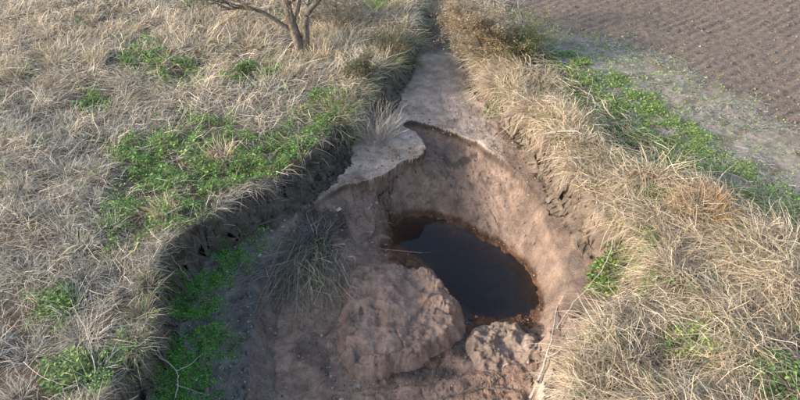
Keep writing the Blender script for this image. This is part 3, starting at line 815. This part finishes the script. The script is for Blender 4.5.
for u, v in [(428, 22), (440, 18), (434, 10), (424, 6), (446, 8), (436, 2), (428, -6), (442, -8), (450, 26), (418, 30)]:
    p = on_ground(u, v + 6)
    place(random.choice(T_WILD + T_UP), p, random.uniform(0, 6.28), random.uniform(.7, 1.0), label='dry tussock closing the far end of the pale channel', cat='grass tussock', group='tussocks at the far end of the channel')
p = on_ground(376, 12)
place(tussock_mesh('fresh_tussock', 240, .8, .7, YGREENS * 1.1, M_LEAF, (0, 0), .016, (.1, .4), 3, .25, (.6, 1.45)), p, 0, 1.0, label='fresh yellow-green tussock at the top between tree and channel', cat='grass tussock')
# tufts one can point to
p = on_ground(222, 160); place(T_UP[0], p, 1.0, 1.15, label='round straw-coloured tuft standing alone in the green undergrowth', cat='grass tussock')
p = on_ground(165, 215); place(T_UP[1], p, 2.0, .95, label='loose dry tuft in the green undergrowth nearest the left rim', cat='grass tussock')
p = on_ground(700, 215)
place(tussock_mesh('rust_tussock', 520, .85, .8, np.array([(.42, .25, .12), (.36, .21, .10), (.48, .31, .16)]), M_STRAW, (0, 0), .010, (.1, .4), 3, .4, (.5, 1.4)), p, 0, 1.0, label='dense rust-brown round tussock on the right bank beside the weed strip', cat='grass tussock')
p = on_ground(376, 138)
place(tussock_mesh('pale_tuft', 320, 1.15, .8, np.array([(.52, .45, .36), (.46, .39, .32), (.58, .52, .44), (.40, .33, .27)]), M_STRAW, (-.05, .1), .010, (-.05, .25), 4, .4, (.6, 1.5)), p, 0, 1.0, name='dry_grass_tussock', label='pale spiky fan of dry stems on the left end of the lip', cat='grass tussock')

# hanging clump inside the sinkhole
p = on_ground(316, 246); p[2] += .12
h = thing('drooping_plant', 'large drooping grey-green clump of long narrow leaves inside the sinkhole', 'plant', p)
GG = np.array([(.12, .145, .07), (.18, .19, .12), (.24, .225, .18), (.31, .285, .24), (.09, .12, .055)])
def hanging(name, n, az_m, az_s, el, ln, dr, pal, w, rad):
    a_ = rng.uniform(0, 6.28, n); r_ = rad * np.sqrt(rng.random(n))
    rt = np.c_[np.cos(a_) * r_, np.sin(a_) * r_, np.zeros(n)]
    g_ = lambda X, Y: zat(X + p[0], Y + p[1]) - p[2]
    v, f, c = blades(rt, rng.normal(az_m, az_s, n), rng.uniform(*el, n), rng.uniform(*ln, n), rng.uniform(.6, 1.3, n) * w, rng.uniform(*dr, n), pick(pal, n, .2), 6, g_)
    add(name, mesh_arrays(name, v, f, M_STRAW, c), parent=h)
hanging('leaf_rosette', 230, -1.6, .32, (-.2, .55), (1.0, 3.0), (.1, .35), GG * .8, .012, .32)
hanging('hanging_thatch', 230, -1.6, .5, (-.3, .5), (.8, 3.0), (.1, .4), np.array([(.22, .195, .17), (.30, .27, .235), (.15, .13, .115)]), .011, .45)
hanging('side_leaves', 34, -1.6, 1.1, (.1, .9), (.6, 1.3), (.3, .8), GG * .6, .011, .3)
hanging('dead_leaves', 300, 1.4, 1.3, (.0, .7), (.2, .8), (.1, .6), np.array([(.13, .105, .09), (.09, .075, .065), (.20, .17, .145)]), .014, .5)
H_PLANT = h

# ------------------------------------------------------------------ branches
def tube(pts, radii, sides=6):
    pts = np.asarray(pts, float); n = len(pts)
    d = np.gradient(pts, axis=0); d /= np.linalg.norm(d, axis=1, keepdims=True) + 1e-9
    ref = np.where(np.abs(d[:, 2:3]) > .9, np.array([[1., 0, 0]]), np.array([[0, 0, 1.]]))
    a = np.cross(d, ref); a /= np.linalg.norm(a, axis=1, keepdims=True) + 1e-9
    b_ = np.cross(d, a)
    th = np.arange(sides) * 2 * math.pi / sides
    V = pts[:, None] + np.asarray(radii)[:, None, None] * (a[:, None] * np.cos(th)[None, :, None] + b_[:, None] * np.sin(th)[None, :, None])
    k = np.arange(sides); k2 = (k + 1) % sides
    F = np.concatenate([np.stack([k + r * sides, k2 + r * sides, k2 + (r + 1) * sides, k + (r + 1) * sides], -1) for r in range(n - 1)])
    return V.reshape(-1, 3), F
def tubes_mesh(name, lst, mat, sides=6):
    V, F, o = [], [], 0
    for pts, rad in lst:
        v, f = tube(pts, rad, sides); V.append(v); F.append(f + o); o += len(v)
    return mesh_arrays(name, np.concatenate(V), [np.concatenate(F)], mat, None, True)
def wander(p0, d0, length, n, jit, up=0.0):
    pts = [np.array(p0, float)]; d = np.array(d0, float); d /= np.linalg.norm(d)
    for i in range(n):
        d = d + rng.normal(0, jit, 3) + np.array([0, 0, up]); d /= np.linalg.norm(d)
        pts.append(pts[-1] + d * length / n)
    return np.array(pts)
def grow(p0, d0, length, r0, depth, out, jit=.12, nch=(3, 5), shrink=.62, up=.03, spread=.8):
    n = 7 if depth > 1 else 4
    pts = wander(p0, d0, length, n, jit, up)
    out.setdefault(depth, []).append((pts, np.linspace(r0, r0 * .45, n + 1)))
    if depth == 0: return
    for _ in range(random.randint(*nch)):
        t = random.uniform(.3, 1.0); i = min(int(t * n), n - 1)
        d = pts[i + 1] - pts[i]; d /= np.linalg.norm(d)
        nd = d + rng.normal(0, spread, 3); nd[2] += .15
        grow(pts[i + 1], nd, length * shrink * random.uniform(.7, 1.2), r0 * .5 * (1 - .3 * t), depth - 1, out, jit * 1.2, nch, shrink, up, spread)

for k_, (dx_, dy_, dz_) in enumerate([(-.6, .5, .9), (-.15, .6, 1.0), (.25, .5, 1.1), (.6, .3, .8), (-.9, .1, .6), (.05, .2, 1.2)]):
    tw = {}
    grow((dx_ * .15, .1, 0), (dx_, dy_, dz_), random.uniform(.4, .8), .011, 1, tw, .2, (2, 4), .6, .0, .7)
    add('dead_twig', tubes_mesh('dead_twig', tw[1] + tw[0], M_DEAD, 4), parent=H_PLANT)
# thorn tree
p = on_ground(303, 56)
t = thing('thorn_tree', 'small nearly bare thorn tree with forked grey trunk in the dry grass', 'tree', p)
out = {}
o0 = np.array([0, 0, -.1])
trunk1 = catmull(np.array([(0, 0, -.15), (-.10, 0, .45), (-.22, .02, 1.0), (-.32, .05, 1.6), (-.5, .1, 2.2)]), 4, False)
trunk2 = catmull(np.array([(.02, .02, -.15), (.12, .03, .5), (.16, .0, .95), (.28, .02, 1.25), (.62, .05, 1.6), (1.0, .1, 2.1)]), 4, False)
limb = catmull(np.array([(-.14, 0, .62), (-.5, -.05, .95), (-1.0, -.1, 1.3), (-1.45, -.1, 1.38), (-2.0, -.15, 1.35)]), 4, False)
mid = catmull(np.array([(-.2, 0, .9), (0, .05, 1.3), (.15, .1, 1.9), (.3, .2, 2.6)]), 4, False)
main = [(trunk1, np.linspace(.16, .085, len(trunk1))), (trunk2, np.linspace(.13, .05, len(trunk2))), (limb, np.linspace(.075, .03, len(limb))), (mid, np.linspace(.06, .03, len(mid)))]
add('trunk', tubes_mesh('trunk', main, M_BARK, 8), parent=t)
tw = {}
for pts, rad in main:
    for _ in range(7):
        i = random.randint(len(pts) // 2, len(pts) - 1)
        d = pts[i] - pts[i - 1]; d = d / np.linalg.norm(d) + rng.normal(0, .7, 3)
        d[2] = abs(d[2]) * .8
        grow(pts[i], d, random.uniform(.7, 1.3), .03, 2, tw, .16, (4, 7), .6, .02, .8)
t.scale = (1.2, 1.2, 1.2)
cr_o = add('crown', tubes_mesh('crown', tw[2] + tw[1], M_BARK, 4), parent=t)
add('twigs', tubes_mesh('twigs', tw[0], M_TWIG, 3), parent=cr_o, kind='stuff')
tips = np.concatenate([q[0][1:] for q in tw[0]])
tips = tips[rng.random(len(tips)) < .9]
tips = np.repeat(tips, 3, 0) + rng.normal(0, .05, (len(tips) * 3, 3))
v, f, c = leaves(tips[:, 0], tips[:, 1], tips[:, 2], rng.uniform(.02, .05, len(tips)), pick(np.array([(.11, .12, .075), (.15, .15, .10), (.20, .18, .13)]), len(tips)))
add('leaves', mesh_arrays('leaves', v, f, M_LEAF, c), parent=cr_o)

def shrub(label, name, at, trunk_pts, r0, ntw, tl, mat_tw, leafpal, leafn, leafsize, spread=.9, group=None, sx=1.0):
    t = thing(name, label, 'shrub', at, group)
    tp = catmull(np.array(trunk_pts), 4, False)
    add('trunk', tubes_mesh('trunk', [(tp, np.linspace(r0, r0 * .5, len(tp)))], M_BARK, 7), parent=t)
    tw = {}
    for _ in range(ntw):
        i = random.randint(len(tp) // 3, len(tp) - 1)
        d = rng.normal(0, 1, 3); d[2] = abs(d[2]) * .6 + .15; d[0] *= sx
        grow(tp[i], d, tl * random.uniform(.6, 1.15), r0 * .3, 2, tw, .14, (4, 6), .62, .0, spread)
    c_ = add('crown', tubes_mesh('crown', tw[2] + tw[1], mat_tw, 3), parent=t)
    add('twigs', tubes_mesh('twigs', tw[0], mat_tw, 3), parent=c_, kind='stuff')
    if leafn:
        tips = np.concatenate([q[0][1:] for q in tw[0] + tw[1]])
        tips = tips[rng.integers(0, len(tips), leafn)] + rng.normal(0, .05, (leafn, 3))
        v, f, c = leaves(tips[:, 0], tips[:, 1], tips[:, 2], rng.uniform(.6, 1.3, leafn) * leafsize, pick(leafpal, leafn))
        add('leaves', mesh_arrays('leaves', v, f, M_LEAF, c), parent=c_)
    return t
BROWNL = np.array([(.44, .35, .24), (.38, .29, .19), (.50, .42, .30), (.28, .22, .14)])
shrub('brown leafless shrub with a leaning dark trunk at the head of the channel', 'dry_shrub', on_ground(492, 62), [(0, 0, -.1), (-.3, .0, .3), (-.55, 0, .8), (-.7, .05, 1.2), (-1.0, .1, 1.35)], .075, 38, .75, M_TWIG, BROWNL, 16000, .05)
shrub('low olive-green shrub right of the leaning dry shrub', 'green_shrub', on_ground(515, 60), [(0, 0, -.1), (.05, .1, .25), (0, .15, .6)], .05, 30, .8, M_TWIG, np.array([(.20, .22, .08), (.30, .29, .12), (.13, .18, .05), (.38, .33, .17)]), 12000, .05)
shrub('grey-green twiggy shrub behind the thorn tree', 'grey_shrub', on_ground(335, 28), [(0, 0, -.1), (.05, 0, .35), (.1, .1, .8)], .05, 30, .95, M_BARK, np.array([(.17, .18, .13), (.24, .23, .19)]), 9000, .045)

DG = np.array([(.13, .14, .07), (.19, .17, .11), (.09, .11, .05), (.25, .21, .15)])
shrub('dark green-brown low shrub on the left bank of the upper channel', 'low_shrub', on_ground(388, 56), [(0, 0, -.1), (.05, 0, .2), (.1, -.05, .4)], .035, 18, .6, M_TWIG, DG, 6000, .045)
shrub('dark low shrub above the pale spiky tuft on the left rim', 'low_shrub', on_ground(358, 82), [(0, 0, -.1), (.05, 0, .2), (.1, -.05, .35)], .03, 16, .5, M_TWIG, DG, 5000, .045)
def dead_wood(name, label, paths, mat=M_DEAD, cat='branch', group=None):
    """paths in the photograph's survey: list of (list of (u, v, height above ground), radius); the first is the stem"""
    world_p = []
    for pts, r in paths:
        q = []
        for u, v, hgt in pts:
            g = on_ground(u, v); d = np.array([0, 0, CAM_H]) - g; d /= np.linalg.norm(d)
            q.append(g + d * (hgt / max(d[2], .2)))
        q = catmull(np.array(q), 4, False); q += rng.normal(0, .008, q.shape)
        world_p.append((q, np.linspace(r * .7, r * .3, len(q))))
    o = world_p[0][0][0].copy()
    t = thing(name, label, cat, o, group)
    add('stem', tubes_mesh('stem', [(world_p[0][0] - o, world_p[0][1])], mat), parent=t)
    for pts, rad in world_p[1:]:
        add('side_branch', tubes_mesh('side_branch', [(pts - o, rad)], mat), parent=t)
dead_wood('dead_branch', 'bleached forked branch lying on the mossy ledge', [([(176, 398, .08), (178, 380, .1), (176, 370, .12), (162, 360, .1), (150, 352, .06)], .018), ([(176, 371, .12), (188, 366, .12), (198, 358, .1), (206, 352, .05)], .014), ([(176, 385, .1), (192, 390, .06), (208, 396, .04)], .012), ([(163, 361, .1), (158, 350, .08), (160, 338, .05)], .010)])
dead_wood('dead_branch', 'long pale stick leaning up the right bank notch', [([(556, 330, .1), (570, 308, .2), (586, 290, .3), (602, 270, .35), (610, 252, .3), (613, 238, .2)], .022), ([(586, 290, .3), (598, 288, .3), (612, 280, .2)], .01)])
dead_wood('dead_branch', 'thin dark branch lying across the red earth at the front', [([(442, 397, .05), (462, 392, .06), (482, 388, .07), (505, 390, .06), (520, 396, .05)], .038), ([(484, 388, .07), (488, 396, .06), (487, 408, .05)], .012)], M_BARK)
dead_wood('dead_branch', 'grey fallen stem at the foot of the right bank', [([(530, 398, .1), (540, 378, .14), (546, 358, .16), (552, 335, .18), (558, 305, .15)], .045), ([(546, 358, .16), (560, 350, .2), (570, 335, .2)], .02)])
dead_wood('dead_branch', 'white dry stem lying in the grass at the lower left', [([(95, 372, .25), (91, 350, .3), (86, 330, .32), (76, 312, .3), (70, 298, .2)], .012)])
dead_wood('dead_branch', 'curved pale stem at the lower left rim corner', [([(24, 362, .2), (40, 376, .2), (60, 384, .2), (78, 386, .2)], .011)])
dead_wood('dead_branch', 'straight thin twig on the shaded slope of the left bank', [([(172, 258, .1), (180, 268, .1), (188, 278, .1), (194, 285, .05)], .009)])
# bare stalk by the field
g = on_ground(516, 22)
t = thing('bare_stalk', 'bare white forked stalk standing at the edge of the ploughed field', 'plant', g)
add('stem', tubes_mesh('stem', [(catmull(np.array([(0, 0, -.05), (.02, 0, .4), (-.02, 0, .9), (.04, 0, 1.3)]), 4, False), np.linspace(.022, .01, 13))], M_DEAD), parent=t)
for e in [(.35, 0, 1.0), (-.55, 0, .62), (.25, 0, 1.35), (-.2, 0, 1.3)]:
    q = catmull(np.array([(0, 0, .35 if e[2] < 1 else .6), (e[0] * .5, .02, e[2] * .75), e]), 4, False)
    add('side_branch', tubes_mesh('side_branch', [(q, np.linspace(.014, .006, len(q)))], M_DEAD), parent=t)

# leafy plants one can point to
def green_plant(label, u, v, nl, rad, hgt, size, pal=GREENS, group=None):
    p = on_ground(u, v)
    a = rng.uniform(0, 6.28, nl); r = rad * np.sqrt(rng.random(nl))
    lx, ly = np.cos(a) * r, np.sin(a) * r
    lz = hgt * (1 - (r / rad) ** 2 * .7) * rng.random(nl) ** .6 + (zat(p[0] + lx, p[1] + ly) - p[2])
    V, F, C = leaves(lx, ly, lz, rng.uniform(.6, 1.3, nl) * size, pick(pal, nl, .2))
    t = thing('green_plant', label, 'plant', p, group)
    add('leaves', mesh_arrays('leaves', V, F, M_LEAF, C), parent=t)
    k = 14; bl = blades(np.c_[rng.normal(0, rad * .3, (k, 2)), np.full(k, -.02)], rng.uniform(0, 6.28, k), rng.uniform(.8, 1.4, k), np.full(k, hgt), np.full(k, .012), np.full(k, .1), pick(GREENS, k), 2)
    add('stems', mesh_arrays('stems', bl[0], bl[1], M_LEAF, bl[2]), parent=t, kind='stuff')
green_plant('leafy green plant in the notch of the right bank beside the long stick', 620, 268, 900, .6, .35, .075)
green_plant('yellow-green patch of weeds at the foot of the notch bank', 602, 290, 350, .35, .2, .06, YGREENS)
green_plant('small green plant among dry grass under the right weed strip', 648, 200, 260, .3, .3, .07)
green_plant('green weeds showing through the right bank grass near the lower right', 690, 345, 500, .5, .3, .06, YGREENS)
green_plant('dark green plant at the lower right corner', 785, 385, 600, .6, .35, .07)
green_plant('broad-leaved green plant in the near left meadow', 60, 305, 420, .42, .3, .075)
green_plant('pointed-leaved green plant at the lower left corner', 72, 372, 420, .45, .3, .08)
green_plant('dark green bush on the left side of the weed strip', 678, 178, 800, .7, .45, .06)
green_plant('green leafy plant under the tussock on the right rim of the channel', 500, 100, 500, .45, .35, .06)
green_plant('bright green weeds beside the upper channel under the dry shrub', 462, 48, 500, .6, .35, .06)
green_plant('small green plant alone in the middle of the left meadow', 97, 106, 250, .4, .25, .06)
